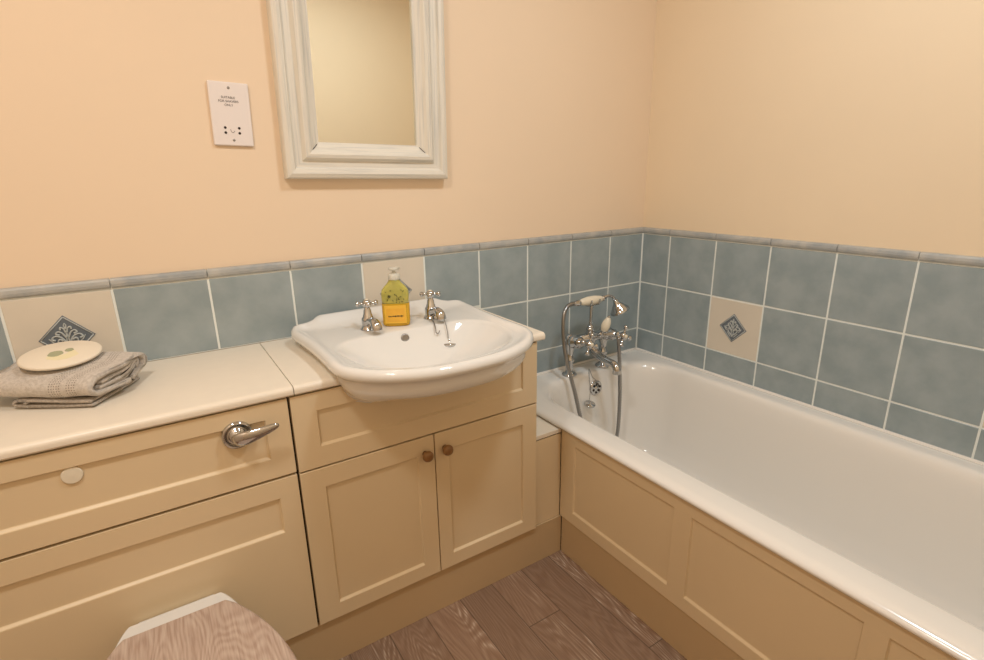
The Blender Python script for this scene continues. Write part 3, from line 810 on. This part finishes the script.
dc = Vector((-1.882, -.135, .8540))
nrm = Vector((.0, -.12, 1)).normalized()
m_disc = mat('cream_card', srgb(240, 229, 210), .5, var=.02)
m_dg = mat('sage_print', srgb(168, 172, 140), .5); m_dy = mat('pale_yellow_print', srgb(240, 230, 192), .5)
so = thing('wrapped_soap', 'flat round cream disc with green print lying on the folded towel', 'soap', dc)
bm = bmesh.new(); lathe(bm, dc, nrm, [(.062, -.006), (.068, -.0045), (.0705, -.001), (.0695, .0015), (.066, .003), (0, .004)], 48)
dd = link('disc', bm, m_disc, so, smooth=True)
s_, t_ = Vector((1, 0, 0)), nrm.cross(Vector((1, 0, 0))).normalized()
def blob(cx, cy, rx, ry, m, nm, h):
    bm = bmesh.new(); c = dc+s_*cx+t_*cy+nrm*(.0022+h)
    vs = [bm.verts.new(c+s_*rx*math.cos(2*math.pi*k/24)*(1+.08*math.sin(5*k))+t_*ry*math.sin(2*math.pi*k/24)) for k in range(24)]
    bm.faces.new(vs); r = bmesh.ops.extrude_face_region(bm, geom=bm.faces[:])
    bmesh.ops.translate(bm, verts=[v for v in r['geom'] if isinstance(v, bmesh.types.BMVert)], vec=nrm*.0008)
    return link(nm, bm, m, dd)
blob(.004, -.014, .026, .024, m_dy, 'printed_motif', .0008)
blob(-.008, -.002, .013, .0145, m_dg, 'printed_leaf', .0014)
blob(.014, .009, .0075, .009, m_dg, 'printed_leaf', .0014)

# ---------------------------------------------------------------- shaver socket
ss = thing('shaver_socket', 'white shaver socket plate on the wall left of the mirror', 'socket', (-1.468, Y1, 1.34))
pu0, pu1, pz0, pz1 = -1.517, -1.428, 1.274, 1.418
bm = bmesh.new(); box(bm, pu0, pu1, 0, Y1, pz0, pz1); fp = link('face_plate', bm, m_plate, ss, bevel=.003, seg=3)
cu = (pu0+pu1)/2
for z in (pz1-.013, pz0+.013):
    bm = bmesh.new(); lathe(bm, (cu, .001, z), (0, -1, 0), [(.0032, 0), (.0032, .0014), (.002, .002), (0, .002)], 16)
    link('screw', bm, m_chrome_dull, fp, smooth=False)
def holes(pts):
    for x, z in pts:
        bm = bmesh.new(); lathe(bm, (x, .001, z), (0, -1, 0), [(.0031, 0), (.0031, .0014), (0, .0015)], 16); link('pin_hole', bm, m_dark, fp)
holes([(cu-.0165, pz0+.041), (cu-.0165, pz0+.0295), (cu+.0145, pz0+.041), (cu+.0145, pz0+.0295)])
def text(body, x, z, size, y, m, parent, nm='lettering'):
    cd = bpy.data.curves.new(nm, 'FONT'); cd.body = body; cd.size = size; cd.align_x = 'CENTER'; cd.extrude = .0002
    to = bpy.data.objects.new(nm, cd); COL.objects.link(to)
    dg = bpy.context.evaluated_depsgraph_get(); me = bpy.data.meshes.new_from_object(to.evaluated_get(dg))
    bpy.data.objects.remove(to); me.materials.clear(); me.materials.append(m)
    bm = bmesh.new(); bm.from_mesh(me)
    bmesh.ops.transform(bm, matrix=Matrix.Translation((x, y, z)) @ Matrix.Rotation(R(90), 4, 'X'), verts=bm.verts)
    return link(nm, bm, m, parent)
for i, s in enumerate(('SUITABLE', 'FOR SHAVERS', 'ONLY')): text(s, cu-.003, pz1-.037-.0085*i, .0072, -.0003, m_ink, fp)
bm = bmesh.new(); tube(bm, [(cu-.005, -.0003, pz0+.038), (cu-.004, -.0003, pz0+.033), (cu, -.0003, pz0+.030), (cu+.004, -.0003, pz0+.034)], .0005, 6); link('shaver_symbol', bm, m_ink, fp)

ss.rotation_euler = (0, R(1.8), 0)
# ---------------------------------------------------------------- mirror
mi = thing('wall_mirror', 'tall mirror in a limewashed moulded frame on the wall above the basin', 'mirror', (-1.135, Y1, 1.2))
mx0, mx1, mz0, mz1 = -1.366, -.896, 1.190, 1.90
prof = [(0, -.001), (0, .022), (.003, .030), (.012, .0345), (.021, .032), (.025, .025), (.028, .0235), (.042, .0225), (.045, .027), (.050, .034), (.058, .036), (.064, .032), (.070, .024), (.079, .017), (.084, .014), (.088, .013), (.088, .005)]
prof = [(w_*1.06, h_) for w_, h_ in prof]
def mitre_frame(bm):
    uv = bm.loops.layers.uv.new('UVMap')
    cs = [((mx0, mz0), (1, 1)), ((mx1, mz0), (-1, 1)), ((mx1, mz1), (-1, -1)), ((mx0, mz1), (1, -1))]
    for i in range(4):
        (a, da), (b, db) = cs[i], cs[(i+1) % 4]
        ra = [bm.verts.new((a[0]+da[0]*w, Y1-h, a[1]+da[1]*w)) for w, h in prof]; rb = [bm.verts.new((b[0]+db[0]*w, Y1-h, b[1]+db[1]*w)) for w, h in prof]
        L = math.dist(a, b)
        for k in range(len(prof)-1):
            f = bm.faces.new([ra[k], ra[k+1], rb[k+1], rb[k]])
            for lp_, q in zip(f.loops, ((i*3.0, prof[k][0]), (i*3.0, prof[k+1][0]), (i*3.0+L, prof[k+1][0]), (i*3.0+L, prof[k][0]))): lp_[uv].uv = q
bm = bmesh.new(); mitre_frame(bm); link('frame', bm, m_frame, mi)
for x, z, s in ((mx0+.088, mz0+.088, 1), (mx1-.088, mz0+.088, -1)):
    bm = bmesh.new(); tube(bm, [(x, Y1-.0185, z), (x-.016*s, Y1-.026, z-.016)], .0008, 5, smooth=0); link('mitre_gap', bm, m_dark, mi)
link('mirror_glass', BX(mx0+.080, mx1-.080, Y1-.0065, Y1-.002, mz0+.080, mz1-.080), m_glass, mi)

mi.rotation_euler = (0, R(1.1), 0)      # hangs very slightly out of plumb
# ---------------------------------------------------------------- toilet
to = thing('toilet', 'white back-to-wall toilet with a limed wooden lid', 'toilet', (-1.76, -.6, 0))
TX = -1.768
def dshape(hw, yb, yf, wb, z, n=64, e=0):
    """rounded D outline: flat back of half width wb at yb, widest hw, front yf"""
    out = []
    ym = yb + (yf-yb)*.6
    half = []
    for k in range(0, 17):        # back corner to widest
        t = k/16; half.append((wb+(hw-wb)*math.sin(t*math.pi/2)**.8, yb+(ym-yb)*t))
    for k in range(1, 17):
        a = k/16*math.pi/2; half.append((hw*math.cos(a), ym+(yf-ym)*math.sin(a)))
    r = [(x, y) for x, y in half]; l = [(-x, y) for x, y in reversed(half[:-1])]
    return [Vector((TX+x, y, z)) for x, y in r+l]
bm = bmesh.new()
loft(bm, [dshape(.105, FY-.001, -.70, .07, 0), dshape(.105, FY-.001, -.71, .07, .03), dshape(.11, FY-.001, -.76, .07, .14), dshape(.14, FY-.001, -.84, .07, .24), dshape(.156, FY-.001, -.865, .07, .31), dshape(.158, FY-.001, -.87, .07, .335), dshape(.154, FY-.002, -.866, .068, .342)], True, True)
link('pan', bm, m_china, to, smooth=False, bevel=.003)
bm = bmesh.new()
loft(bm, [dshape(.118, -.402, -.60, .084, .3425), dshape(.118, -.402, -.60, .084, .356), dshape(.114, -.406, -.60, .080, .362)], True, True)
link('hinge_block', bm, m_china, to, bevel=.002)
bm = bmesh.new()
loft(bm, [dshape(.172, -.458, -.885, .072, .3435), dshape(.176, -.455, -.889, .075, .348), dshape(.176, -.455, -.889, .075, .356), dshape(.172, -.458, -.885, .072, .360)], True, True)
link('seat', bm, m_lid, to, smooth=False, bevel=.002)
bm = bmesh.new()
loft(bm, [dshape(.171, -.458, -.884, .084, .361), dshape(.176, -.454, -.889, .088, .365), dshape(.177, -.453, -.890, .089, .371), dshape(.175, -.455, -.888, .087, .377), dshape(.169, -.460, -.882, .082, .3805)], True, True)
lid = link('lid', bm, m_lid, to, smooth=False, bevel=.002)

# ---------------------------------------------------------------- ceiling lamps
for lx, ly, lb in ((-2.02, -1.08, 'round white ceiling light above the toilet'), (-.78, -1.02, 'round white ceiling light above the bath')):
    cl = thing('ceiling_light', lb, 'light', (lx, ly, ZC), 'ceiling lights')
    bm = bmesh.new(); lathe(bm, (lx, ly, ZC), (0, 0, -1), [(.13, 0), (.13, .02), (.12, .03), (0, .035)], 40)
    link('lamp_housing', bm, m_plate, cl)
